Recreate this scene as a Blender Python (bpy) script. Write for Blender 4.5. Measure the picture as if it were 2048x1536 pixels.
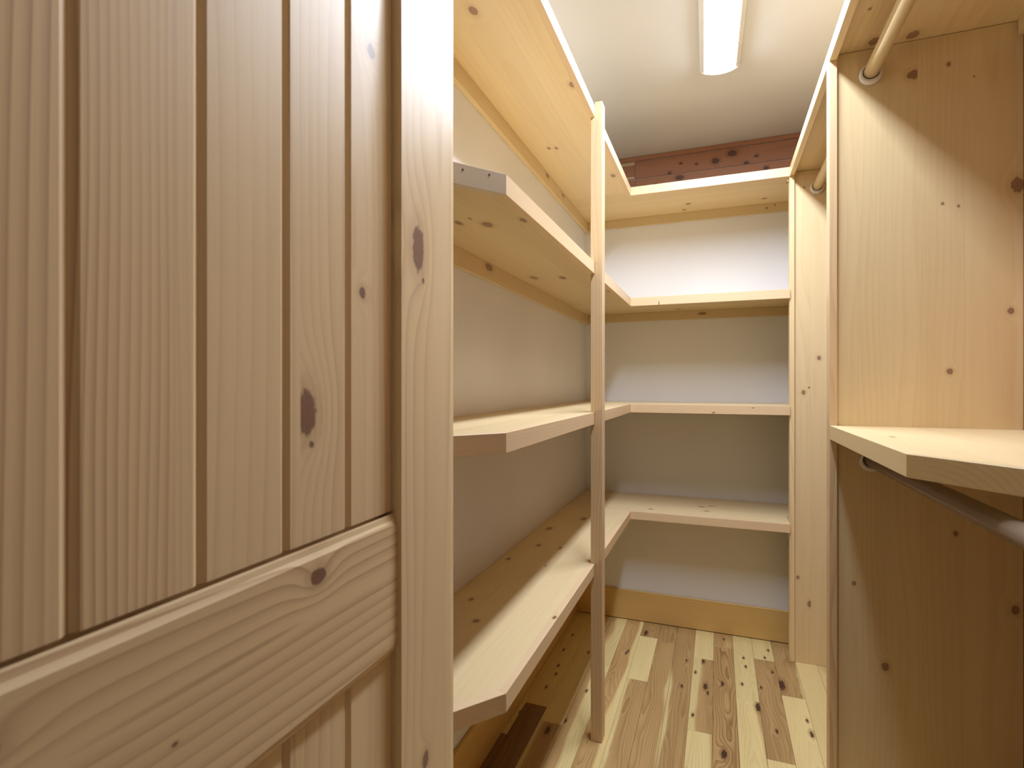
import bpy, bmesh, math, random
from mathutils import Vector

# ------------------------------------------------------------------ clear
for o in list(bpy.data.objects):
    bpy.data.objects.remove(o)
SC = bpy.context.scene
COL = SC.collection

# ------------------------------------------------------------------ camera
CAM_H = 1.244
cam_d = bpy.data.cameras.new('camera')
cam = bpy.data.objects.new('camera', cam_d)
COL.objects.link(cam)
cam.location = (0, 0, CAM_H)
cam.rotation_euler = (math.radians(90), 0, math.radians(20.88))
cam_d.sensor_width = 36.0
cam_d.lens = 1079.0 / 2048.0 * 36.0
cam_d.clip_start = 0.02
cam_d.dof.use_dof = True
cam_d.dof.focus_distance = 2.0
cam_d.dof.aperture_fstop = 7.0
SC.camera = cam
SC.cycles.diffuse_bounces = 5
SC.cycles.max_bounces = 7
SC.cycles.caustics_reflective = False
SC.cycles.caustics_refractive = False
SC.cycles.adaptive_threshold = 0.10

# ------------------------------------------------------------------ world, exposure
world = bpy.data.worlds.new('world')
SC.world = world
world.use_nodes = True
bg = world.node_tree.nodes['Background']
bg.inputs[0].default_value = (0.95, 0.97, 1.0, 1)
bg.inputs[1].default_value = 0.03
SC.view_settings.view_transform = 'Standard'
SC.view_settings.look = 'None'
SC.view_settings.gamma = 1.0
SC.view_settings.use_curve_mapping = False
SC.view_settings.exposure = 0.57
LIGHT_STRENGTH = 52.0

# ------------------------------------------------------------------ node helpers
class NT:
    def __init__(self, tree):
        self.t = tree
    def n(self, typ, **kw):
        nd = self.t.nodes.new(typ)
        for k, v in kw.items():
            setattr(nd, k, v)
        return nd
    def put(self, sock, v):
        if isinstance(v, bpy.types.NodeSocket):
            self.t.links.new(v, sock)
        else:
            sock.default_value = v
    def m(self, op, a, b=None, c=None, clamp=False):
        nd = self.n('ShaderNodeMath', operation=op, use_clamp=clamp)
        self.put(nd.inputs[0], a)
        if b is not None: self.put(nd.inputs[1], b)
        if c is not None: self.put(nd.inputs[2], c)
        return nd.outputs[0]
    def vm(self, op, a, b=None):
        nd = self.n('ShaderNodeVectorMath', operation=op)
        self.put(nd.inputs[0], a)
        if b is not None: self.put(nd.inputs[1], b)
        return nd.outputs['Value'] if op == 'LENGTH' else nd.outputs[0]
    def attr(self, name):
        nd = self.n('ShaderNodeAttribute', attribute_type='OBJECT', attribute_name=name)
        return nd.outputs['Fac']
    def noise(self, vec, scale=1.0, detail=2.0, rough=0.5):
        nd = self.n('ShaderNodeTexNoise')
        self.put(nd.inputs['Vector'], vec)
        nd.inputs['Scale'].default_value = scale
        nd.inputs['Detail'].default_value = detail
        nd.inputs['Roughness'].default_value = rough
        return nd.outputs[0]
    def mix(self, f, a, b, mode='MIX'):
        nd = self.n('ShaderNodeMix', data_type='RGBA', blend_type=mode)
        self.put(nd.inputs[0], f)
        self.put(nd.inputs[6], a if isinstance(a, bpy.types.NodeSocket) else (*a, 1))
        self.put(nd.inputs[7], b if isinstance(b, bpy.types.NodeSocket) else (*b, 1))
        return nd.outputs[2]
    def ss(self, v, lo, hi, a=0.0, b=1.0):
        nd = self.n('ShaderNodeMapRange', interpolation_type='SMOOTHSTEP')
        self.put(nd.inputs[0], v)
        for i, x in enumerate((lo, hi, a, b)):
            self.put(nd.inputs[i + 1], x)
        return nd.outputs[0]
    def ramp(self, v, stops):
        nd = self.n('ShaderNodeValToRGB')
        self.put(nd.inputs[0], v)
        el = nd.color_ramp.elements
        while len(el) < len(stops): el.new(0.5)
        for e, (p, c) in zip(el, stops):
            e.position = p
            e.color = (c, c, c, 1)
        return nd.outputs[0]

def knot_group():
    g = bpy.data.node_groups.new('knot', 'ShaderNodeTree')
    i = g.interface
    i.new_socket('P', in_out='INPUT', socket_type='NodeSocketVector')
    i.new_socket('C', in_out='INPUT', socket_type='NodeSocketVector')
    i.new_socket('S', in_out='INPUT', socket_type='NodeSocketVector')
    i.new_socket('A', in_out='INPUT', socket_type='NodeSocketFloat')
    i.new_socket('D', in_out='OUTPUT', socket_type='NodeSocketFloat')
    i.new_socket('W', in_out='OUTPUT', socket_type='NodeSocketFloat')
    T = NT(g)
    gi, go = T.n('NodeGroupInput'), T.n('NodeGroupOutput')
    q = T.vm('MULTIPLY', T.vm('SUBTRACT', gi.outputs['P'], gi.outputs['C']), gi.outputs['S'])
    d = T.vm('LENGTH', q)
    g.links.new(d, go.inputs['D'])
    e = T.m('POWER', 2.718, T.m('MULTIPLY', T.m('MULTIPLY', d, d), -0.16))
    g.links.new(T.m('MULTIPLY', e, gi.outputs['A']), go.inputs['W'])
    return g
KNOT = knot_group()

AX = {'x': (1, 2, 0), 'y': (0, 2, 1), 'z': (0, 1, 2)}   # (across b, across c, along a)

def new_mat(name):
    mt = bpy.data.materials.new(name)
    mt.use_nodes = True
    T = NT(mt.node_tree)
    return mt, T, mt.node_tree.nodes['Principled BSDF']

def grain_coords(T, g):
    tc = T.n('ShaderNodeTexCoord')
    sp = T.n('ShaderNodeSeparateXYZ')
    T.t.links.new(tc.outputs['Object'], sp.inputs[0])
    ib, ic, ia = AX[g]
    b, c, a = sp.outputs[ib], sp.outputs[ic], sp.outputs[ia]
    cb = T.n('ShaderNodeCombineXYZ')
    T.put(cb.inputs[0], b); T.put(cb.inputs[1], c); T.put(cb.inputs[2], a)
    return b, c, a, cb.outputs[0]

def scaled(T, P, sc, seed, k):
    v = T.vm('MULTIPLY', P, sc)
    cb = T.n('ShaderNodeCombineXYZ')
    T.put(cb.inputs[0], T.m('MULTIPLY', seed, 3.71 * k))
    T.put(cb.inputs[1], T.m('MULTIPLY', seed, 1.93 * k))
    T.put(cb.inputs[2], T.m('MULTIPLY', seed, 7.37 * k))
    return T.vm('ADD', v, cb.outputs[0])

def knots_into(T, P, g, knots):
    """knots: (dx,dy,dz, ra, rb) in object space; ra along grain, rb across.
       returns (min distance, summed ring displacement)"""
    ib, ic, ia = AX[g]
    d = w = None
    for k in knots:
        loc, ra, rb = k[:3], k[3], k[4]
        dep = k[5] if len(k) > 5 else 0.035
        nd = T.n('ShaderNodeGroup', node_tree=KNOT)
        T.put(nd.inputs['P'], P)
        nd.inputs['C'].default_value = (loc[ib], loc[ic], loc[ia])
        # the depth direction is whichever across axis has the knot on the surface
        sb, scc = 1 / rb, 1 / dep
        if k[6:] and k[6] == 'c': sb, scc = 1 / dep, 1 / rb
        nd.inputs['S'].default_value = (sb, scc, 1 / ra)
        nd.inputs['A'].default_value = rb * 2.2
        if d is None: d, w = nd.outputs['D'], nd.outputs['W']
        else:
            d = T.m('MINIMUM', d, nd.outputs['D'])
            w = T.m('ADD', w, nd.outputs['W'])
    return d, w

PAL = {   # light, dark ring, knot core, knot edge, roughness
    'pine':  ((0.815, 0.65, 0.38), (0.675, 0.455, 0.205), (0.34, 0.185, 0.12), (0.15, 0.07, 0.045), 0.36),
    'fir':   ((0.73, 0.55, 0.335), (0.56, 0.365, 0.195), (0.20, 0.09, 0.05), (0.08, 0.035, 0.02), 0.42),
    'gold':  ((0.80, 0.54, 0.20), (0.66, 0.41, 0.13), (0.20, 0.09, 0.04), (0.08, 0.035, 0.02), 0.40),
    'cedar': ((0.36, 0.165, 0.085), (0.225, 0.092, 0.046), (0.075, 0.03, 0.02), (0.03, 0.013, 0.01), 0.55),
    'door':  ((0.90, 0.705, 0.415), (0.635, 0.425, 0.235), (0.24, 0.11, 0.085), (0.11, 0.045, 0.036), 0.40),
}
MATS = {}
def wood(kind, g, knots=()):
    key = (kind, g, tuple(knots))
    if key in MATS: return MATS[key]
    mt, T, bs = new_mat('%s_wood' % kind)
    lt, dk, core, edge, rough = PAL[kind]
    b, c, a, P = grain_coords(T, g)
    seed = T.attr('seed')
    warp = T.noise(scaled(T, P, (7, 7, 1.0), seed, 1.0), 1.0, 1.0)
    wob = T.noise(scaled(T, P, (26, 26, 3.0), seed, 1.7), 1.0, 0.0)
    bb = T.m('ADD', b, T.attr('pith_b'))
    cc = T.m('ADD', c, T.attr('pith_c'))
    r = T.m('SQRT', T.m('ADD', T.m('MULTIPLY', bb, bb), T.m('MULTIPLY', cc, cc)))
    r = T.m('ADD', r, T.m('MULTIPLY', T.m('SUBTRACT', warp, 0.5), 0.055))
    r = T.m('ADD', r, T.m('MULTIPLY', T.m('SUBTRACT', wob, 0.5), 0.006))
    dmin = None
    if knots:
        dmin, w = knots_into(T, P, g, knots)
        r = T.m('ADD', r, w)
    fr = T.m('FRACT', T.m('MULTIPLY', r, T.attr('ring_f')))
    ring = T.ramp(fr, [(0.0, 0.0), (0.35, 0.12), (0.72, 0.55), (0.88, 1.0), (1.0, 0.0)])
    vary = T.noise(scaled(T, P, (12, 12, 0.9), seed, 2.3), 1.0, 0.0)
    ring = T.m('MULTIPLY', ring, T.m('MULTIPLY', T.ss(vary, 0.3, 0.7, 0.45, 1.1), T.attr('ring_k')))
    fib = T.noise(scaled(T, P, (420, 420, 7.0), seed, 0.6), 1.0, 1.0)
    broad = T.noise(scaled(T, P, (16, 16, 0.8), seed, 3.1), 1.0, 1.0)
    f = T.m('ADD', ring, T.m('MULTIPLY', T.m('SUBTRACT', fib, 0.5), 0.28))
    f = T.m('ADD', f, T.m('MULTIPLY', T.m('SUBTRACT', broad, 0.45), 0.55), clamp=True)
    colr = T.mix(f, lt, dk)
    if dmin is not None:
        jit = T.noise(T.vm('MULTIPLY', P, (125, 125, 95)), 1.0, 2.0)
        dj = T.m('ADD', dmin, T.m('MULTIPLY', T.m('SUBTRACT', jit, 0.5), 0.7))
        halo = T.ss(dj, 1.0, 2.3, 0.42, 0.0)
        colr = T.mix(halo, colr, tuple(x * 0.88 for x in dk))
        kr = T.m('FRACT', T.m('MULTIPLY', dj, 3.0))
        kc = T.mix(T.m('MULTIPLY', T.ss(kr, 0.2, 0.9), 0.45), core, edge)
        kc = T.mix(T.ss(dj, 0.70, 0.95), kc, edge)
        mask = T.ss(dj, 0.78, 1.12, 0.88, 0.0)
        colr = T.mix(mask, colr, kc)
    tone = T.attr('tone')
    cb = T.n('ShaderNodeCombineXYZ')
    for i in range(3): T.put(cb.inputs[i], tone)
    colr = T.mix(1.0, colr, cb.outputs[0], 'MULTIPLY')
    T.put(bs.inputs['Base Color'], colr)
    T.put(bs.inputs['Roughness'], T.m('ADD', rough, T.m('MULTIPLY', T.m('SUBTRACT', fib, 0.5), 0.12)))
    if kind == 'door':
        bs.inputs['Coat Weight'].default_value = 0.25
        bs.inputs['Coat Roughness'].default_value = 0.42
    MATS[key] = mt
    return mt

def hickory(knots=()):
    key = ('hickory', tuple(knots))
    if key in MATS: return MATS[key]
    mt, T, bs = new_mat('hickory_floor')
    b, c, a, P = grain_coords(T, 'y')
    seed, heart = T.attr('seed'), T.attr('heart')
    warp = T.noise(scaled(T, P, (8, 8, 1.6), seed, 1.0), 1.0, 2.0)
    wob = T.noise(scaled(T, P, (40, 40, 5), seed, 1.7), 1.0, 1.0)
    bb = T.m('ADD', b, T.attr('pith_b'))
    cc = T.m('ADD', c, T.attr('pith_c'))
    r = T.m('SQRT', T.m('ADD', T.m('MULTIPLY', bb, bb), T.m('MULTIPLY', cc, cc)))
    r = T.m('ADD', r, T.m('MULTIPLY', T.m('SUBTRACT', warp, 0.5), 0.075))
    r = T.m('ADD', r, T.m('MULTIPLY', T.m('SUBTRACT', wob, 0.5), 0.008))
    dmin = None
    if knots:
        dmin, w = knots_into(T, P, 'y', knots)
        r = T.m('ADD', r, w)
    fr = T.m('FRACT', T.m('MULTIPLY', r, T.attr('ring_f')))
    ring = T.ramp(fr, [(0.0, 0.0), (0.4, 0.2), (0.8, 0.75), (0.93, 1.0), (1.0, 0.0)])
    # heartwood runs along the plank with a wandering border to the sapwood
    hn = T.m('ADD', T.m('MULTIPLY', b, T.attr('sap')), T.m('MULTIPLY', T.m('SUBTRACT', warp, 0.5), 0.75))
    h = T.ss(T.m('ADD', heart, hn), 0.44, 0.56)
    fib = T.noise(scaled(T, P, (330, 330, 8.0), seed, 0.6), 1.0, 1.0)
    broad = T.noise(scaled(T, P, (22, 22, 2.0), seed, 3.1), 1.0, 1.0)
    f = T.m('ADD', T.m('MULTIPLY', ring, T.attr('ring_k')), T.m('MULTIPLY', T.m('SUBTRACT', fib, 0.5), 0.45))
    f = T.m('ADD', f, T.m('MULTIPLY', T.m('SUBTRACT', broad, 0.45), 0.9), clamp=True)
    pale = T.mix(f, (0.84, 0.69, 0.33), (0.66, 0.485, 0.20))
    brown = T.mix(f, (0.59, 0.385, 0.165), (0.32, 0.175, 0.062))
    colr = T.mix(h, pale, brown)
    colr = T.mix(T.m('MULTIPLY', T.attr('walnut'), T.ss(broad, 0.3, 0.6, 1.0, 0.72)), colr, (0.13, 0.052, 0.022))
    spk = T.n('ShaderNodeTexVoronoi')
    T.put(spk.inputs['Vector'], scaled(T, P, (11, 11, 4.0), seed, 1.3))
    spk.inputs['Scale'].default_value = 1.0
    sj = T.m('ADD', spk.outputs['Distance'], T.m('MULTIPLY', T.m('SUBTRACT', wob, 0.5), 0.14))
    colr = T.mix(T.ss(sj, 0.0, 0.04, 0.75, 0.0), colr, (0.045, 0.018, 0.01))
    if dmin is not None:
        jit = T.noise(T.vm('MULTIPLY', P, (190, 190, 90)), 1.0, 1.0)
        dj = T.m('ADD', dmin, T.m('MULTIPLY', T.m('SUBTRACT', jit, 0.5), 1.7))
        colr = T.mix(T.ss(dj, 1.0, 2.4, 0.5, 0.0), colr, (0.26, 0.12, 0.05))
        colr = T.mix(T.ss(dj, 0.8, 1.15, 0.92, 0.0), colr, (0.055, 0.022, 0.015))
    tone = T.attr('tone')
    cb = T.n('ShaderNodeCombineXYZ')
    for i in range(3): T.put(cb.inputs[i], tone)
    colr = T.mix(1.0, colr, cb.outputs[0], 'MULTIPLY')
    T.put(bs.inputs['Base Color'], colr)
    bs.inputs['Roughness'].default_value = 0.40
    MATS[key] = mt
    return mt

def paint(name, rgb, rough=0.6, bump=0.05, scale=260.0):
    mt, T, bs = new_mat(name)
    tc = T.n('ShaderNodeTexCoord')
    n1 = T.noise(tc.outputs['Object'], scale, 0.0)
    n2 = T.noise(tc.outputs['Object'], 3.0, 0.0)
    T.put(bs.inputs['Base Color'], T.mix(T.ss(n2, 0.3, 0.7), rgb, tuple(x * 0.965 for x in rgb)))
    bs.inputs['Roughness'].default_value = rough
    if bump:
        bp = T.n('ShaderNodeBump')
        bp.inputs['Strength'].default_value = bump
        bp.inputs['Distance'].default_value = 0.001
        T.put(bp.inputs['Height'], n1)
        T.put(bs.inputs['Normal'], bp.outputs[0])
    return mt

M_WALL = paint('wall_paint', (0.86, 0.875, 0.915), 0.55, 0.12)
M_CEIL = paint('ceiling_paint', (0.665, 0.67, 0.69), 0.75, 0.15, 180.0)
M_PLASTIC = paint('white_plastic', (0.86, 0.82, 0.79), 0.35, 0.0)
M_METAL = paint('white_enamel', (0.80, 0.80, 0.81), 0.40, 0.0)
M_MDF = paint('raw_edge_board', (0.74, 0.655, 0.52), 0.7, 0.1, 700.0)
M_HOLE = paint('nail_hole', (0.16, 0.12, 0.10), 0.8, 0.0)
M_SUB = paint('subfloor', (0.10, 0.06, 0.03), 0.9, 0.0)
M_BRASS = paint('hinge_metal', (0.30, 0.22, 0.12), 0.4, 0.0)
M_POLE_DARK, T_, B_ = new_mat('dark_pole')  # grey-brown base colour, darker than the two pine poles
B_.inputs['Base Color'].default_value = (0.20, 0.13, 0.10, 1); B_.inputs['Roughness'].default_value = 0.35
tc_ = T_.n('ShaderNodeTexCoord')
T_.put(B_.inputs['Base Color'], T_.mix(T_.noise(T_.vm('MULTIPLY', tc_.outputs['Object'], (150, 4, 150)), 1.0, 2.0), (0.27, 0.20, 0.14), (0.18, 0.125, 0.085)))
M_LAMP, T_, B_ = new_mat('lit_diffuser')
tc_ = T_.n('ShaderNodeTexCoord')
T_.put(B_.inputs['Base Color'], T_.mix(T_.noise(tc_.outputs['Object'], 200.0, 1.0), (0.9, 0.9, 0.9), (0.86, 0.86, 0.87)))
B_.inputs['Emission Color'].default_value = (0.89, 0.97, 1.11, 1)
B_.inputs['Emission Strength'].default_value = LIGHT_STRENGTH

# ------------------------------------------------------------------ mesh helpers
RND = random.Random(7)
def props(o, seed=None, tone=1.0, ring_f=110.0, ring_k=0.55, pith=None, **kw):
    o['seed'] = float(RND.uniform(0, 40) if seed is None else seed)
    o['tone'] = float(tone)
    o['ring_f'] = float(ring_f)
    o['ring_k'] = float(ring_k)
    if pith is None:
        pith = (RND.uniform(-0.09, 0.09), RND.choice((-1, 1)) * RND.uniform(0.03, 0.12))
    o['pith_b'], o['pith_c'] = float(pith[0]), float(pith[1])
    for k, v in kw.items(): o[k] = float(v)

def wloc(o):
    p = Vector((0, 0, 0))
    while o is not None:
        p += o.location
        o = o.parent
    return p

def link(name, me, mat, parent, origin):
    if mat: me.materials.append(mat)
    o = bpy.data.objects.new(name, me)
    COL.objects.link(o)
    o.location = Vector(origin) - (wloc(parent) if parent else Vector((0, 0, 0)))
    if parent: o.parent = parent
    return o

def bm_to(name, bm, mat, parent, origin, bevel=0.0008, smooth=False):
    bmesh.ops.recalc_face_normals(bm, faces=bm.faces)
    if bevel:
        bmesh.ops.bevel(bm, geom=[e for e in bm.edges if e.calc_face_angle(0) > 0.5], offset=bevel, segments=1,
                        affect='EDGES', clamp_overlap=True)
    me = bpy.data.meshes.new(name)
    bm.to_mesh(me); bm.free()
    if smooth:
        for p in me.polygons: p.use_smooth = True
    return link(name, me, mat, parent, origin)

def kn(knots, org):
    return tuple((round(k[0] - org[0], 4), round(k[1] - org[1], 4), round(k[2] - org[2], 4)) + tuple(k[3:]) for k in knots)

def box(name, lo, hi, mat, parent=None, bevel=0.0008, kind=None, g='y', knots=(), **pr):
    """mat is a material, or kind gives a wood material with grain g"""
    org = [(l + h) / 2 for l, h in zip(lo, hi)]
    bm = bmesh.new()
    bmesh.ops.create_cube(bm, size=1.0)
    for v in bm.verts:
        v.co = Vector([v.co[i] * (hi[i] - lo[i]) for i in range(3)])
    if kind: mat = hickory(kn(knots, org)) if kind == 'hickory' else wood(kind, g, kn(knots, org))
    o = bm_to(name, bm, mat, parent, org, bevel)
    if kind: props(o, **pr)
    return o

def prism(name, poly, axis, lo, hi, mat=None, parent=None, bevel=0.0006, kind=None, g='z', knots=(), smooth=False, **pr):
    """poly in the two other axes (in x,y,z order), extruded along axis"""
    ia = 'xyz'.index(axis)
    oth = [i for i in range(3) if i != ia]
    def P(q, t):
        v = [0, 0, 0]; v[oth[0]], v[oth[1]] = q; v[ia] = t
        return v
    cx = (min(q[0] for q in poly) + max(q[0] for q in poly)) / 2
    cy = (min(q[1] for q in poly) + max(q[1] for q in poly)) / 2
    org = P((cx, cy), (lo + hi) / 2)
    bm = bmesh.new()
    a = [bm.verts.new(Vector(P(q, lo)) - Vector(org)) for q in poly]
    b = [bm.verts.new(Vector(P(q, hi)) - Vector(org)) for q in poly]
    n = len(poly)
    bm.faces.new(a); bm.faces.new(b)
    for i in range(n):
        bm.faces.new((a[i], a[(i + 1) % n], b[(i + 1) % n], b[i]))
    if kind: mat = wood(kind, g, kn(knots, org))
    o = bm_to(name, bm, mat, parent, org, bevel, smooth)
    if kind: props(o, **pr)
    return o

def tag(o, label=None, cat=None, group=None, kind=None):
    if label: o['label'] = label
    if cat: o['category'] = cat
    if group: o['group'] = group
    if kind: o['kind'] = kind
    return o

def empty(name, loc, label, cat=None, group=None, kind=None):
    o = bpy.data.objects.new(name, None)
    COL.objects.link(o)
    o.location = loc
    o.empty_display_size = 0.1
    return tag(o, label, cat, group, kind)

# ------------------------------------------------------------------ dimensions (metres)
XL, XR = -0.733, 0.755          # side walls
YF, YB = -0.06, 3.150           # front wall (inside face), back wall
YLOW = 2.898                    # face of the boxed-out low part of the back wall
ZC = 2.546                      # ceiling
XF = -0.400                     # front face of the left-hand shelves
YS = 2.690                      # front face of the back shelves
XU = 0.303                      # front of the hanging unit on the right
T19 = 0.019
XRC = XR - 0.0105               # face of the cedar lining on the right

# ------------------------------------------------------------------ setting
tag(box('wall_left', (XL - 0.1, YF - 0.12, 0), (XL, YB + 0.1, ZC), M_WALL, bevel=0), 'white painted wall behind the long shelves', 'wall', kind='structure')
wall_right = tag(box('wall_right', (XR, YF - 0.12, 0), (XR + 0.1, YB + 0.1, ZC), M_WALL, bevel=0), 'white painted wall behind the hanging rods', 'wall', kind='structure')
wall_back = tag(box('wall_back', (XL, YB, 0), (XR, YB + 0.1, ZC), M_WALL, bevel=0), 'white end wall of the closet with cedar above the top shelf', 'wall', kind='structure')
tag(box('wall_back_lower', (XL, YLOW, 0), (XR, YB - 0.0005, 0.598), M_WALL, bevel=0), 'boxed-out white wall below the lowest shelf', 'wall', kind='structure')
tag(box('ceiling', (XL - 0.1, YF - 0.12, ZC), (XR + 0.1, YB + 0.1, ZC + 0.08), M_CEIL, bevel=0), 'off-white painted ceiling', 'ceiling', kind='structure')
# front wall with the doorway the camera stands in
bm = bmesh.new()
def add_box(bm, lo, hi):
    r = bmesh.ops.create_cube(bm, size=1.0)
    for v in r['verts']:
        v.co = Vector([(lo[i] + hi[i]) / 2 + v.co[i] * (hi[i] - lo[i]) for i in range(3)])
add_box(bm, (XL, YF - 0.12, 0), (-0.450, YF, ZC))
add_box(bm, (0.42, YF - 0.12, 0), (XR, YF, ZC))
add_box(bm, (-0.450, YF - 0.12, 2.14), (0.42, YF, ZC))
tag(bm_to('wall_front', bm, M_WALL, None, (0, 0, 0), 0), 'white front wall with the doorway', 'wall', kind='structure')

# cedar cladding on the back wall above the top shelf
CK = [(0.072, 2.489, .024, .016), (-0.012, 2.460, .020, .016), (0.142, 2.426, .013, .010), (0.192, 2.457, .010, .008),
      (0.239, 2.386, .014, .011), (-0.200, 2.395, .022, .013), (-0.253, 2.427, .011, .010), (-0.193, 2.473, .009, .006), (-0.110, 2.458, .009, .006), (-0.33, 2.374, .008, .006)]
rows = [(2.420, 2.519), (2.320, 2.418), (2.216, 2.318)]
for r, (z0, z1) in enumerate(rows):
    cuts = [(-0.7315, -0.4455), (-0.4435, XRC)] if r == 0 else ([(-0.7315, -0.4435), (-0.4415, XRC)] if r == 1 else [(-0.7315, 0.10), (0.102, XRC)])
    for (x0, x1) in cuts:
        y0 = YB - (0.007 if x1 > -0.2 else 0.0055)
        ks = [(x, y0, z, ra, rb, .03, 'c') for x, z, ra, rb in CK if x0 < x < x1 and z0 < z < z1]
        box('cedar_board', (x0, y0, z0 + .0006), (x1, YB - 0.0003, z1 - .0006), None, wall_back, 0.0012, 'cedar', 'x', ks,
            tone=RND.uniform(0.9, 1.12), ring_f=150, ring_k=0.5)
# pale sapwood edges of the short cedar boards
# sapwood
for z0, z1 in ((2.500, 2.516), (2.422, 2.434)):
    box('sapwood_strip', (-0.7315, YB - 0.0062, z0), (-0.4460, YB - 0.0056, z1), None, wall_back, 0, 'pine', 'x', (), tone=0.62, ring_k=0.3)
tag(box('trim_1', (XL + .0005, YB - 0.013, 2.521), (XRC, YB - 0.0003, ZC - .0005), None, None, 0.0025, 'cedar', 'x', (), tone=1.0, ring_f=200),
    'thin dark red cedar strip along the ceiling', 'trim', kind='structure')

# cedar lining of the right-hand wall, behind the hanging rods
zz, r = 0.16, 0
while zz < ZC - 0.03:
    z1 = min(zz + 0.0995, ZC - 0.001)
    yc = (0.9, 2.1, 1.5, 0.5)[r % 4]
    for y0, y1 in ((YF + .0005, yc - .0005), (yc + .0005, YB - .0135)):
        box('cedar_board', (XR - .010, y0, zz), (XR - .0003, y1, z1), None, wall_right, 0.001, 'cedar', 'y', (), tone=RND.uniform(.85, 1.1), ring_f=150, ring_k=.5)
    zz = z1 + .0005
    r += 1
# baseboards
def baseboard(name, lo, hi, g, label):
    o = box(name, lo, hi, None, None, 0.002, 'gold', g, (), ring_k=0.35, ring_f=70, tone=0.95)
    return tag(o, label, 'baseboard', kind='structure')
baseboard('baseboard_left', (XL + .0003, YF + .001, 0.001), (-0.719, 2.8835, 0.155), 'y', 'golden brown baseboard under the left-hand shelves')
baseboard('baseboard_right', (XRC - .003, YF + .001, 0.001), (XR - .0003, 2.8835, 0.155), 'y', 'golden brown baseboard under the cedar lining')
baseboard('baseboard_back', (XL + .0003, 2.884, 0.001), (XR - .0005, YLOW - .0003, 0.155), 'x', 'golden brown baseboard at the end of the closet')

# floor: subfloor and one object per plank
floor = tag(box('floor', (XL, YF - 1.3, -0.06), (XR, YB, -0.0125), M_SUB, bevel=0), 'mixed pale and brown hickory plank floor', 'floor', kind='structure')
PW = 0.0853
YE = 2.8835
FK = [(0.027, 2.824), (0.109, 2.663), (0.115, 2.584), (0.094, 2.43), (0.22, 2.78), (0.199, 2.70), (0.22, 2.577), (0.166, 2.43), (0.198, 2.144),
      (0.246, 2.48), (0.309, 2.251), (0.312, 2.171), (-0.138, 2.325), (-0.131, 2.547), (-0.336, 2.757), (-0.047, 2.359), (-0.038, 2.309), (-0.09, 2.459),
      (-0.089, 2.137), (0.018, 2.403), (0.145, 2.277), (-0.39, 2.541), (-0.396, 2.52), (0.02, 1.948), (-0.658, 2.3), (-0.649, 2.231), (-0.658, 2.12), (-0.674, 2.446),
      (-0.673, 2.605), (-0.497, 2.152), (-0.572, 1.857), (-0.526, 1.932), (-0.56, 2.462), (-0.061, 2.565)]
BIG = {(0.246, 2.48): 3.2, (-0.336, 2.757): 2.2, (-0.047, 2.359): 2.0, (0.145, 2.277): 2.4, (0.02, 1.948): 2.2, (-0.572, 1.857): 2.0, (0.018, 2.403): 1.5, (0.312, 2.171): 1.6, (-0.061, 2.565): 1.6}
# column index -> [(y_end, heart, tone, sap slope, ring_k, walnut)], from the back wall forwards
COLS = {
    -9: [(1.785, .25, .95, 0, .5, 0), (1.35, 1, .8, 0, .5, .75), (-9, .4, .9, 0, .5, 0)],
    -8: [(1.99, .12, .92, 0, .4, 0), (1.60, 1, .9, 0, .5, .95), (-9, .5, .95, 0, .5, 0)],
    -7: [(1.903, .22, .93, 2, .4, 0), (1.45, .62, .9, 6, .5, .1), (-9, .3, 1, 0, .5, 0)],
    -6: [(1.2, .40, 1.0, -8, .5, 0), (-9, .2, 1, 0, .5, 0)],
    -5: [(1.3, .72, 1.12, -9, .6, 0), (-9, .3, 1, 4, .5, 0)],
    -4: [(2.717, .85, .85, 4, .5, 0), (2.307, -.1, 1.05, 0, .25, 0), (1.1, .80, 1.02, 10, .6, 0), (-9, .5, 1, 0, .5, 0)],
    -3: [(2.685, .95, .85, 0, .6, 0), (1.25, .80, 1.05, -7, .65, 0), (-9, .2, 1, 0, .5, 0)],
    -2: [(1.05, .82, .95, 9, .6, 0), (-9, .7, 1, 0, .5, 0)],
    -1: [(2.592, -.1, 1.05, 0, .35, 0), (2.042, .58, .98, 7, .4, 0), (1.2, .28, 1.02, 5, .5, 0), (-9, .8, 1, 0, .5, 0)],
    0: [(2.737, .50, 1.0, 0, .4, 0), (1.4, 1.0, 1.0, 0, .95, 0), (-9, .2, 1, 0, .5, 0)],
    1: [(2.314, .12, .98, 0, .45, 0), (1.3, .18, 1.03, 8, .4, 0), (-9, .6, 1, 0, .5, 0)],
    2: [(2.677, -.05, 1.0, 0, .5, 0), (1.975, .95, .92, 0, .55, 0), (1.2, .0, 1.03, 0, .35, 0), (-9, .7, 1, 0, .5, 0)],
    3: [(2.400, .72, .90, -6, .6, 0), (1.5, -.1, 1.08, 0, .35, 0), (-9, .6, 1, 0, .5, 0)],
    4: [(1.45, .16, .98, 0, .55, 0), (-9, .8, 1, 0, .5, 0)],
    5: [(2.25, .45, .95, 0, .5, 0), (1.2, .9, .95, 0, .5, 0), (-9, .1, 1, 0, .5, 0)],
    6: [(2.0, .85, .9, 0, .5, 0), (-9, .15, 1, 0, .5, 0)],
    7: [(1.7, .2, 1, 0, .5, 0), (-9, .75, 1, 0, .5, 0)],
    8: [(1.5, .8, .95, 0, .5, 0), (-9, .2, 1, 0, .5, 0)],
    9: [(1.8, .3, 1, 0, .5, 0), (-9, .8, 1, 0, .5, 0)],
}
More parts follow.
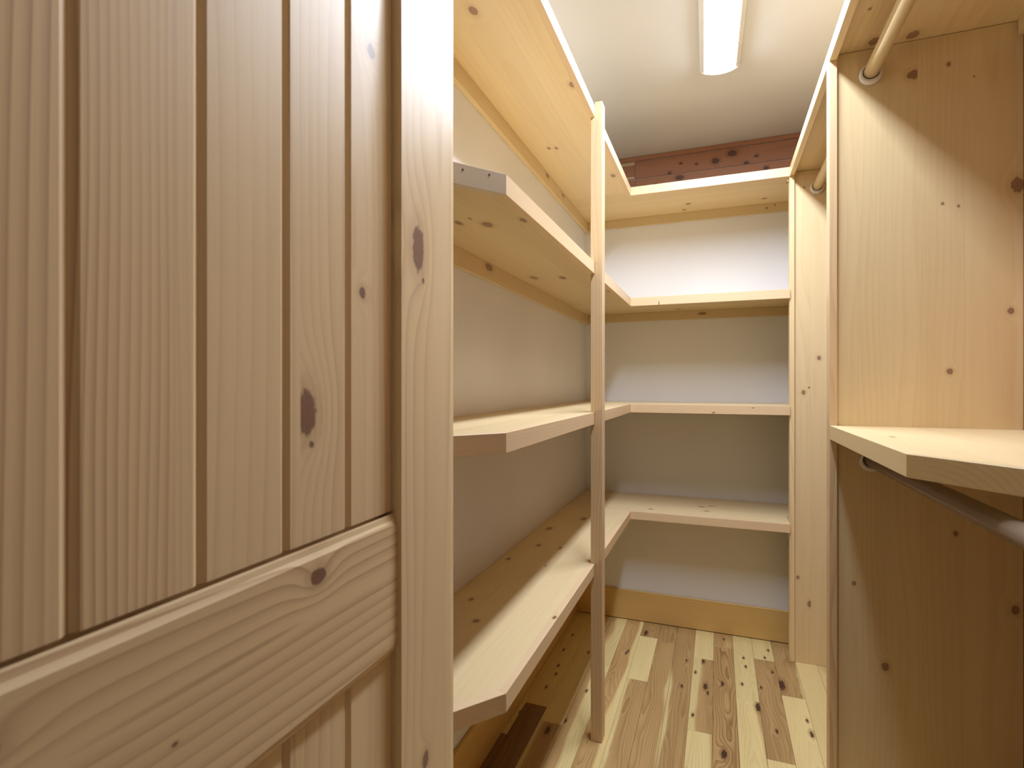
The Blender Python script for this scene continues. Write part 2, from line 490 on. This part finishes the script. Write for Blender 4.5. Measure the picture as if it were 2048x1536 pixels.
for k, segs in COLS.items():
    x0 = max(-0.018 + PW * k, XL + .0005); x1 = min(-0.018 + PW * (k + 1), XR - .0005)
    if x1 - x0 < 0.004: continue
    y1 = YE
    for (ye, heart, tone, sap, rk, wal) in segs:
        y0 = max(ye, YF - 1.28)
        ks = [(x, y, 0.0, .0100 * BIG.get((x, y), 1.0) * 1.15, .0040 * BIG.get((x, y), 1.0) * 1.0) for x, y in FK if x0 < x < x1 and y0 < y < y1]
        box('plank', (x0 + .0004, y0 + .0004, -0.012), (x1 - .0004, y1 - .0004, 0.0), None, floor, 0.0005, 'hickory', 'y', ks,
            heart=heart, tone=tone * RND.uniform(.97, 1.03), sap=sap, ring_k=rk, ring_f=RND.uniform(130, 190), walnut=wal,
            pith=(RND.uniform(-.05, .05), RND.choice((-1, 1)) * RND.uniform(.02, .06)))
        y1 = y0

# ------------------------------------------------------------------ door (open, parallel to the left-hand shelves)
door = empty('door_1', (-0.42, 0.38, 0.012), 'open knotty pine plank door in the foreground', 'door', kind='structure')
XD = -0.400
DZ0, DZ1 = 0.012, 2.115
def stile_profile(y_in, y_out, s):
    """s=+1 : inner edge on the low-y side"""
    pts = [(XD, y_in), (XD - .0050, y_in - .0005 * s), (XD - .0062, y_in - .0024 * s), (XD - .0080, y_in - .0026 * s), (XD - .0095, y_in - .0010 * s), (XD - .016, y_in - .0018 * s),
           (XD - .026, y_in - .0018 * s), (XD - .0335, y_in), (XD - .040, y_in)]
    out = [(XD - .040, y_out - .010 * s), (XD - .038, y_out - .004 * s), (XD - .032, y_out), (XD - .016, y_out), (XD - .010, y_out - .0012 * s), (XD - .005, y_out - .0050 * s), (XD - .0018, y_out - .012 * s), (XD, y_out - .024 * s)]
    return pts + out
prism('stile', stile_profile(0.629, 0.7965, 1), 'z', DZ0, DZ1, None, door, 0, 'door', 'z',
      [(XD, 0.673, 1.437, .034, .0155, .03, 'c'), (XD, 0.686, 1.394, .004, .004, .03, 'c'), (XD, 0.693, 0.694, .013, .009, .03, 'c')],
      seed=3.3, ring_f=60, ring_k=.55, pith=(.03, -.014), tone=1.0)
prism('stile', stile_profile(0.128, -0.028, -1), 'z', DZ0, DZ1, None, door, 0, 'door', 'z', (), seed=9.1, ring_f=80, ring_k=.6)
def rail(z0, z1, knots, top=True, bot=True, **pr):
    xf = XD - .0055
    p = []
    if top:
        p += [(xf, z1 - .0135), (xf - .0034, z1 - .0078), (xf - .0037, z1 - .0060), (xf - .0045, z1 - .0022), (xf - .0057, z1), (xf - .0057, z1 - .006)]
    else:
        p += [(xf, z1), (xf - .0057, z1)]
    p += [(xf - .0222, z1 - (.006 if top else 0)), (xf - .029, z1 - .012), (xf - .029, z0 + .012), (xf - .0222, z0 + (.006 if bot else 0))]
    if bot:
        p += [(xf - .0057, z0 + .006), (xf - .0057, z0), (xf - .0042, z0 + .0012), (xf - .0034, z0 + .0045), (xf - .0030, z0 + .0080), (xf - .0010, z0 + .0095), (xf, z0 + .011)]
    else:
        p += [(xf - .0057, z0), (xf, z0)]
    return prism('rail', p, 'y', 0.1285, 0.6285, None, door, 0, 'door', 'y', knots, **pr)
RF = XD - .0055
rail(0.881, 1.069, [(RF, 0.4725, 1.035, .0125, .0095, .03, 'c'), (RF, 0.180, 1.024, .014, .008, .03, 'c'), (RF, 0.307, 0.956, .0025, .0016, .03, 'c')],
     seed=14.2, ring_f=62, ring_k=1.0, pith=(-.012, -.02))
rail(1.975, DZ1, [], bot=True, top=False, seed=5, ring_f=70, ring_k=.7)
rail(DZ0, 0.262, [], bot=False, top=True, seed=6, ring_f=70, ring_k=.7)
XP = XD - .014
GC = [0.1285, 0.1385, 0.237, 0.3365, 0.434, 0.5335, 0.6265]
HW, DP = 0.0064, 0.0042
def plank_poly(ya, yb, la=True, lb=True):
    p = []
    p += [(XP - DP, ya), (XP, ya + HW)] if la else [(XP, ya)]
    p += [(XP, yb - HW), (XP - DP, yb)] if lb else [(XP, yb)]
    p += [(XP - .012 + DP, yb), (XP - .012, yb - HW)] if lb else [(XP - .012, yb)]
    p += [(XP - .012, ya + HW), (XP - .012 + DP, ya)] if la else [(XP - .012, ya)]
    return p
spec = {1: dict(seed=21.4, ring_f=95, ring_k=1.1, pith=(.004, .12)), 2: dict(seed=4.6, ring_f=125, ring_k=1.1, pith=(.006, .11)),
        3: dict(seed=30.2, ring_f=50, ring_k=.30), 4: dict(seed=8.8, ring_f=75, ring_k=.6), 5: dict(seed=17.7, ring_f=120, ring_k=.42, pith=(-.07, .03))}
KU = {4: [(XP, 0.463, 1.213, .025, .0165, .03, 'c'), (XP, 0.472, 1.178, .004, .004, .03, 'c')], 5: [(XP, 0.580, 1.669, .009, .008, .03, 'c'), (XP, 0.562, 1.358, .0075, .0065, .03, 'c')],
      1: [], 2: [], 3: []}
for (z0, z1, up) in ((1.0720, 1.9808, True), (0.2562, 0.8868, False)):
    for i in range(1, 6):
        ya, yb = GC[i], GC[i + 1]
        pr = dict(spec[i])
        if not up: pr['seed'] += 5.5
        if i == 4:
            ys = 0.4552
            pl = prism('plank', plank_poly(ya + .0001, ys, True, False), 'z', z0, z1, None, door, 0, 'door', 'z', (), **dict(pr, seed=pr['seed'] + 2, tone=.98))
            prism('plank_strip', plank_poly(ys + .00005, yb - .0001, False, True), 'z', z0, z1, None, pl, 0, 'door', 'z', KU[4] if up else (), **dict(pr, tone=1.0))
        elif i == 2:
            ys = 0.3135
            pl = prism('plank', plank_poly(ya + .0001, ys, True, False), 'z', z0, z1, None, door, 0, 'door', 'z', (), **pr)
            prism('plank_strip', plank_poly(ys + .00005, yb - .0001, False, True), 'z', z0, z1, None, pl, 0, 'door', 'z', (), **dict(pr, seed=pr['seed'] + 3, ring_k=.35))
        else:
            prism('plank', plank_poly(ya + .0001, yb - .0001, True, i != 5), 'z', z0, z1, None, door, 0, 'door', 'z', KU[i] if up else (), **pr)
prism('plank', plank_poly(GC[0], GC[1] - .0001, False, True), 'z', 1.0720, 1.9808, None, door, 0, 'door', 'z', (), **spec[3])
prism('plank', plank_poly(GC[0], GC[1] - .0001, False, True), 'z', 0.2562, 0.8868, None, door, 0, 'door', 'z', (), **spec[3])
box('gap_shade_strip', (XP - .0118, 0.1287, 1.0632), (XP - .0070, 0.6262, 1.0718), None, door, 0, 'fir', 'y', (), tone=.6)  # added strip, toned down so the gap above the rail reads as shade
for zh in (0.25, 1.06, 1.87):
    box('hinge', (XD - .046, -0.0305, zh), (XD - .034, -0.0282, zh + .09), M_BRASS, door, 0.0005)

# ------------------------------------------------------------------ L-shaped shelves on the left and back walls
CLIP = [(-0.400, 1.015), (-0.474, 0.918)]
CIN = [(-0.419, 1.0214), (-0.493, 0.9245)]
def l_shelf(zlo, zhi, label, clipped, K, name='corner_shelf', mdf=False, tone=1.0, backcleat=True):
    root = empty(name, (-0.56, 1.9, zlo), label, 'shelf')
    zu = zhi - T19
    cut = [XL + .0004, -0.629, -0.525, -0.419]
    for i in range(3):
        x0, x1 = cut[i], cut[i + 1]
        ks = [k for k in K.get('left', []) if x0 <= k[0] < x1]
        kw = dict(kind='pine', g='y', knots=ks, tone=tone * RND.uniform(.96, 1.04), ring_f=RND.uniform(55, 95), ring_k=RND.uniform(.15, .32))
        if i == 2 and clipped:
            prism('board_strip', [(x0, YF + .001), (-0.493, YF + .001), CIN[1], CIN[0], (-0.419, 2.709), (x0, 2.709)], 'z', zu, zhi, None, root, 0.0003, **kw)
        else:
            box('board_strip', (x0, YF + .001, zu), (x1, 2.709, zhi), None, root, 0.0003, **kw)
    cutb = [2.709, 2.85, 3.0, YB - .0004]
    for i in range(3):
        ks = [k for k in K.get('back', []) if cutb[i] <= k[1] < cutb[i + 1]]
        box('board_strip', (XL + .0004, cutb[i], zu), (XU - .001 if i == 0 else XRC, cutb[i + 1], zhi), None, root, 0.0003, kind='pine', g='x',
            knots=ks, tone=tone * RND.uniform(.96, 1.04), ring_f=RND.uniform(55, 95), ring_k=RND.uniform(.15, .32))
    ek = dict(kind='fir', ring_f=120, ring_k=.30)
    prism('front_edge', [(-0.400, 1.015 if clipped else YF + .001), (-0.400, YS), (-0.419, YS + T19), (-0.419, 1.0214 if clipped else YF + .001)], 'z', zlo, zhi + .0004,
          None, root, 0.0006, g='y', knots=K.get('edge', ()), tone=1.13, **ek)
    prism('front_edge', [(-0.400, YS), (XU - .001, YS), (XU - .001, YS + T19), (-0.419, YS + T19)], 'z', zlo, zhi + .0004, None, root, 0.0006, g='x',
          knots=K.get('bedge', ()), tone=1.13, **ek)
    if clipped:
        prism('clipped_edge', [CLIP[0], CIN[0], CIN[1], CLIP[1]], 'z', zlo, zhi + .0004, M_MDF if mdf else None, root, 0.0006,
              **({} if mdf else dict(kind='fir', g='x', tone=1.15, ring_k=.3)))
        box('return_edge', (-0.493, YF + .001, zlo), (-0.474, 0.917, zhi), None, root, 0.0006, 'fir', 'y', (), tone=.8, ring_k=.3)
        box('cleat', (-0.492, YF + .001, zlo - .030), (-0.479, 0.906, zlo - .0002), None, root, 0.0006, 'fir', 'y', (), tone=.7, ring_k=.3)
    yend = YB - .0005 if backcleat else YLOW - .0005
    box('cleat', (XL + .0003, YF + .001, zu - .058), (-0.714, yend, zu - .0002), None, root, 0.0008, 'gold' if False else 'pine', 'y', K.get('cleat', ()), tone=.93, ring_k=.35)
    if backcleat:
        box('cleat', (-0.7138, YB - T19, zu - .047), (XRC, YB - .0004, zu - .0002), None, root, 0.0008, 'pine', 'x', K.get('bcleat', ()), tone=.88, ring_k=.35)
    return root

Z1, Z2, Z3, Z4 = (2.172, 2.212), (1.627, 1.668), (1.104, 1.145), (0.579, 0.618)
K1 = dict(left=[(-0.581, 1.246, 2.193, .018, .010), (-0.432, 1.666, 2.193, .018, .0085), (-0.635, 2.082, 2.193, .012, .006), (-0.607, 2.093, 2.193, .012, .006), (-0.446, 2.461, 2.193, .020, .010)],
          back=[(-0.146, 2.987, 2.193, .012, .014), (-0.171, 3.08, 2.193, .010, .012), (0.222, 3.038, 2.193, .012, .010)],
          cleat=[(-0.714, 2.318, 2.178, .022, .009, .03, 'c'), (-0.714, 2.579, 2.175, .022, .008, .03, 'c')],
          bcleat=[(0.24, 3.131, 2.170, .005, .005, .03, 'c'), (0.28, 3.131, 2.182, .004, .004, .03, 'c')])
K2 = dict(left=[(-0.609, 1.221, 1.649, .018, .008), (-0.547, 1.259, 1.649, .023, .013), (-0.449, 1.256, 1.649, .018, .008), (-0.567, 1.198, 1.649, .008, .0035), (-0.655, 1.951, 1.649, .032, .012), (-0.553, 1.99, 1.649, .030, .012),
                (-0.50, 2.40, 1.649, .02, .008), (-0.445, 2.36, 1.649, .02, .008)],
          cleat=[(-0.714, 1.656, 1.634, .030, .012, .03, 'c')],
          bedge=[(-0.266, YS, 1.633, .0022, .011, .01, 'c')], back=[(-0.2, 3.05, 1.649, .018, .012)],
          bcleat=[(-0.08, 3.131, 1.63, .02, .007, .03, 'c')])
K3 = dict(bedge=[(-0.019, YS, 1.110, .006, .003, .01, 'c'), (0.15, YS, 1.135, .004, .002, .01, 'c')])
K4 = dict(left=[(-0.67, 1.424, 0.618, .011, .007), (-0.597, 1.298, 0.618, .011, .009), (-0.682, 2.241, 0.618, .026, .012), (-0.562, 1.989, 0.618, .018, .006), (-0.583, 2.46, 0.618, .026, .012), (-0.555, 1.778, 0.618, .008, .004),
                (-0.65, 1.995, 0.618, .018, .009), (-0.70, 1.80, 0.618, .014, .008)],
          edge=[(-0.409, 1.391, 0.618, .011, .005, .012)],
          back=[(-0.313, 2.772, 0.618, .012, .011), (-0.077, 2.917, 0.618, .014, .010), (-0.052, 2.827, 0.618, .013, .010), (-0.03, 2.95, 0.618, .018, .008)])
l_shelf(*Z1, 'topmost corner shelf, running above the door and under the cedar boards', False, K1)
s2 = l_shelf(*Z2, 'second corner shelf from the top, its clipped end edged with grey raw board', True, K2, mdf=True)
l_shelf(*Z3, 'corner shelf at eye level, third from the top, with reddish clipped end', True, K3)
l_shelf(*Z4, 'lowest corner shelf, just above the baseboards, its bright top lit from the ceiling', True, K4, backcleat=False)
# two nail holes in the grey clipped end of the second shelf
s2_end = [c for c in s2.children if c.name.startswith('clipped_edge')][0]
s2_end['label'] = 'grey raw board edge with two nail holes'
for t, z in ((0.32, 1.659), (0.80, 1.657)):
    px, py = CLIP[0][0] + (CLIP[1][0] - CLIP[0][0]) * t, CLIP[0][1] + (CLIP[1][1] - CLIP[0][1]) * t
    bm = bmesh.new()
    bmesh.ops.create_cone(bm, cap_ends=True, segments=10, radius1=0.0022, radius2=0.0022, depth=0.0012)
    o = bm_to('nail_hole', bm, M_HOLE, s2_end, (px + .0002, py - .0002, z), 0)
    o.rotation_euler = (math.radians(90), 0, math.atan2(.097, .074) + math.radians(0))

# post notched round every shelf
pp = [(-0.374, 0.001), (-0.374, 2.224), (-0.3995, 2.224), (-0.3995, Z1[0] - .0003), (-0.414, Z1[0] - .0003)]
for z in (Z2, Z3, Z4):
    pp += [(-0.414, z[1] + .0007), (-0.3995, z[1] + .0007), (-0.3995, z[0] - .0003), (-0.414, z[0] - .0003)]
pp += [(-0.414, 0.001)]
o = prism('shelf_post', pp, 'y', 1.855, 1.903, None, None, 0.0008, 'fir', 'z', (), seed=12.5, ring_f=150, ring_k=.5, tone=1.0)
tag(o, 'tall square reddish wooden post supporting the front of the left-hand shelves', 'post')

# ------------------------------------------------------------------ hanging unit on the right
def panel(name, y, label, knots, extra_cut):
    root = empty(name, ((XU + 0.737) / 2, y + .02, 0.001), label, 'panel')
    box('edge_strip', (XU - .003, y, 0.001), (XU + .0175, y + .041, 2.1735), None, root, 0.001, 'fir' if y < 2 else 'pine', 'z', (), seed=y * 3, ring_f=150, ring_k=.6, tone=1.12 if y < 2 else 1.05)
    cuts = [XU + .0177] + extra_cut + [XRC]
    for i in range(len(cuts) - 1):
        x0, x1 = cuts[i], cuts[i + 1]
        ks = [(k[0], y + .011, k[1], k[2], k[3], .03) for k in knots if x0 <= k[0] < x1]
        box('board_strip', (x0, y + .011, 0.001), (x1, y + .030, 2.193), None, root, 0.0002, 'pine', 'z', ks, tone=RND.uniform(.97, 1.03), ring_f=RND.uniform(60, 110), ring_k=RND.uniform(.15, .28))
    return root
panel('divider_panel', 1.779, 'tall pine side panel nearest the camera, with the mid-height shelf fixed to it',
      [(.506, 2.100, .012, .016), (.585, 2.112, .006, .0045), (.641, 2.067, .003, .002), (.733, 1.764, .020, .014), (.607, 1.724, .004, .003), (.572, 1.735, .004, .0035), (.588, 1.278, .008, .007),
       (.719, 1.436, .009, .007), (.601, .84, .007, .0055), (.364, .674, .006, .005), (.728, .652, .012, .0095), (.44, .45, .012, .009)], [0.372, 0.462, 0.515, 0.622])
panel('divider_panel', 2.699, 'narrow-looking tall pine panel at the far end, beside the back shelves',
      [(.357, 1.206, .010, .008), (.379, 1.228, .005, .004), (.418, 1.359, .010, .008), (.335, .379, .008, .006), (.381, .267, .014, .009), (.36, 2.12, .004, .003)], [0.386, 0.49, 0.61])

# top shelf
root = empty('hanging_shelf', (0.53, 1.4, 2.174), 'long top shelf above the hanging rods', 'shelf')
cuts = [XU + .0168, 0.375, 0.452, 0.545, 0.64, XRC]
KT = [(.407, 1.756, 2.194, .018, .015), (.497, 1.762, 2.194, .018, .015), (.36, 1.60, 2.194, .006, .004)]
for i in range(5):
    box('board_strip', (cuts[i], YF + .001, 2.1945), (cuts[i + 1], 2.7405, 2.2135), None, root, 0.0002, 'pine', 'y', [k for k in KT if cuts[i] <= k[0] < cuts[i + 1]],
        tone=RND.uniform(.93, 1.05), ring_f=RND.uniform(60, 110), ring_k=RND.uniform(.2, .4))
box('front_edge', (XU - .003, YF + .001, 2.174), (XU + .0165, 2.7405, 2.214), None, root, 0.0008, 'pine', 'y', (), tone=1.0, ring_f=140, ring_k=.35)
for y0, y1 in ((YF + .001, 1.7785), (1.8205, 2.6985)):
    box('cleat', (0.729, y0, 2.150), (XRC, y1, 2.1943), None, root, 0.0008, 'pine', 'y', (), tone=.9, ring_k=.35)

# mid shelf with a clipped corner
root = empty('clipped_shelf', (0.5, 1.3, 1.084), 'mid-height shelf with a clipped corner above the lower rod', 'shelf')
m0, m1 = (XU - .001, 1.104), (0.450, 0.909)
dx, dy = m1[0] - m0[0], m1[1] - m0[1]
L = math.hypot(dx, dy)
nx, ny = -dy / L, dx / L                 # inward (towards +x,+y)
i0 = (XU + .018, m0[1] + ((nx * T19 + m0[0]) - (XU + .018)) * -dy / dx * -1 + ny * T19)
def on_inner(x):                         # inner clip line
    ax, ay = m0[0] + nx * T19, m0[1] + ny * T19
    return ay + (x - ax) * dy / dx
c0, c1 = (XU + .018, on_inner(XU + .018)), (0.469, on_inner(0.469))
cuts = [XU + .018, 0.41, 0.50, 0.60, XRC]
for i in range(4):
    x0, x1 = cuts[i], cuts[i + 1]
    lowy = lambda x: on_inner(x) if x < 0.469 else YF + .001
    poly = [(x0, lowy(x0))]
    if x0 < 0.469 < x1: poly += [c1, (0.469, YF + .001)]
    poly += [(x1, lowy(x1)), (x1, 1.7895), (x0, 1.7895)]
    prism('board_strip', poly, 'z', 1.105, 1.124, None, root, 0.0002, 'pine', 'y', [(0.37, 1.45, 1.124, .012, .006)] if i == 0 else (), tone=RND.uniform(.97, 1.04), ring_f=RND.uniform(60, 100), ring_k=.25)
prism('front_edge', [m0, (XU - .001, 1.7785), (XU + .018, 1.7785), c0], 'z', 1.084, 1.1244, None, root, 0.0008, 'pine', 'y', (), tone=1.0, ring_f=140, ring_k=.3)
prism('clipped_edge', [m0, c0, c1, m1], 'z', 1.084, 1.1244, None, root, 0.0008, 'pine', 'y', (), tone=.88, ring_f=140, ring_k=.5)
box('return_edge', (0.450, YF + .001, 1.084), (0.469, 0.908, 1.1244), None, root, 0.0006, 'pine', 'y', (), tone=.95)
box('cleat', (XRC - T19, YF + .001, 1.06), (XRC, 1.789, 1.1048), None, root, 0.0006, 'pine', 'y', (), tone=.9)

# rods, each with its white plastic sockets
def rod(x, z, y0, y1, label, mat_kind, open_top=True):
    root = empty('closet_rod', (x, (y0 + y1) / 2, z), label, 'rod', 'closet rods on the right')
    bm = bmesh.new()
    bmesh.ops.create_cone(bm, cap_ends=True, segments=40, radius1=.0185, radius2=.0185, depth=(y1 - y0) - .006)
    bmesh.ops.rotate(bm, verts=bm.verts, cent=(0, 0, 0), matrix=__import__('mathutils').Matrix.Rotation(math.pi / 2, 3, 'X'))
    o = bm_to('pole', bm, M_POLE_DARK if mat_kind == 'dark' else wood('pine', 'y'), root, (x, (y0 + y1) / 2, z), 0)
    for p in o.data.polygons: p.use_smooth = len(p.vertices) == 4
    props(o, tone=.92, ring_k=.25)
    for ye, s in ((y1, -1), (y0, 1)):
        # crescent cup: thick at the bottom, open towards the top
        bm = bmesh.new()
        N, dep = 44, .0135
        vs = []
        for i in range(N + 1):
            a = math.radians(-90 - 152 + 304 * i / N)
            th = .0035 + .0095 * (0.5 + 0.5 * math.cos(a + math.pi / 2))
            ri, ro = .0200, .0200 + th
            q = []
            for rr, yy in ((ri, 0), (ro, 0), (ro, dep * .75), (ro - .002, dep), (ri + .001, dep), (ri, dep * .85)):
                q.append(bm.verts.new((rr * math.cos(a), s * (yy + .0003), rr * math.sin(a))))
            vs.append(q)
        for i in range(N):
            for j in range(6):
                bm.faces.new((vs[i][j], vs[i][(j + 1) % 6], vs[i + 1][(j + 1) % 6], vs[i + 1][j]))
        bm.faces.new(vs[0]); bm.faces.new(vs[-1])
        o2 = bm_to('socket', bm, M_PLASTIC, root, (x, ye, z), 0, True)
    return root
rod(0.403, 2.122, YF + .001, 1.7895, 'pale hanging rod under the top shelf, nearest the camera', 'pine')
rod(0.410, 2.116, 1.810, 2.7095, 'pale hanging rod at the far end, between the two tall panels', 'pine')
rod(0.404, 1.030, YF + .001, 1.7895, 'dark grey-brown hanging rod under the clipped mid-height shelf', 'dark')

# ------------------------------------------------------------------ ceiling light
lamp = empty('ceiling_light', (0.021, 1.725, ZC), 'long narrow lit ceiling light with a curved white lens', 'lamp')
lamp.rotation_euler = (0, 0, math.radians(1.2))
LH = 0.635
def arc_pts(w, dep, a0, a1, n):
    out = []
    for i in range(n + 1):
        a = a0 + (a1 - a0) * i / n
        out.append((w * math.sin(a), -dep * math.cos(a)))
    return out
def arc_mesh(name, a0, a1, w, dep, y0, y1, mat, thick=0.0025, n=16):
    o_ = arc_pts(w, dep, a0, a1, n)
    i_ = arc_pts(w - thick, dep - thick, a0, a1, n)
    bm = bmesh.new()
    rows_ = []
    for y in (y0, y1):
        rows_.append([bm.verts.new((x, y, z)) for x, z in o_] + [bm.verts.new((x, y, z)) for x, z in reversed(i_)])
    m = len(rows_[0])
    for k in range(m):
        f = bm.faces.new((rows_[0][k], rows_[0][(k + 1) % m], rows_[1][(k + 1) % m], rows_[1][k]))
        f.material_index = 0 if k < n else 1          # only the outer face of the lens is lit
    for q in rows_:
        bm.faces.new(q).material_index = 1
    bmesh.ops.recalc_face_normals(bm, faces=bm.faces)
    me = bpy.data.meshes.new(name); bm.to_mesh(me); bm.free()
    me.materials.append(mat); me.materials.append(M_METAL)
    o = bpy.data.objects.new(name, me); COL.objects.link(o); o.parent = lamp
    return o
A1 = math.asin(.060 / .078)
arc_mesh('diffuser', -A1, A1, .078, .034, -LH, LH, M_LAMP)
arc_mesh('lens_side', -math.pi / 2, -A1, .078, .034, -LH, LH, M_METAL, n=8)
arc_mesh('lens_side', A1, math.pi / 2, .078, .034, -LH, LH, M_METAL, n=8)
for s in (-1, 1):
    arc = arc_pts(.081, .037, -math.pi / 2, math.pi / 2, 24)
    bm = bmesh.new()
    a = [bm.verts.new((x, s * LH, min(z, -.0005))) for x, z in arc]
    b = [bm.verts.new((x, s * (LH + .003), min(z, -.0005))) for x, z in arc]
    bm.faces.new(a); bm.faces.new(b)
    for k in range(len(a)):
        bm.faces.new((a[k], a[(k + 1) % len(a)], b[(k + 1) % len(a)], b[k]))
    bmesh.ops.recalc_face_normals(bm, faces=bm.faces)
    me = bpy.data.meshes.new('end_cap'); bm.to_mesh(me); bm.free(); me.materials.append(M_METAL)
    o = bpy.data.objects.new('end_cap', me); COL.objects.link(o); o.parent = lamp
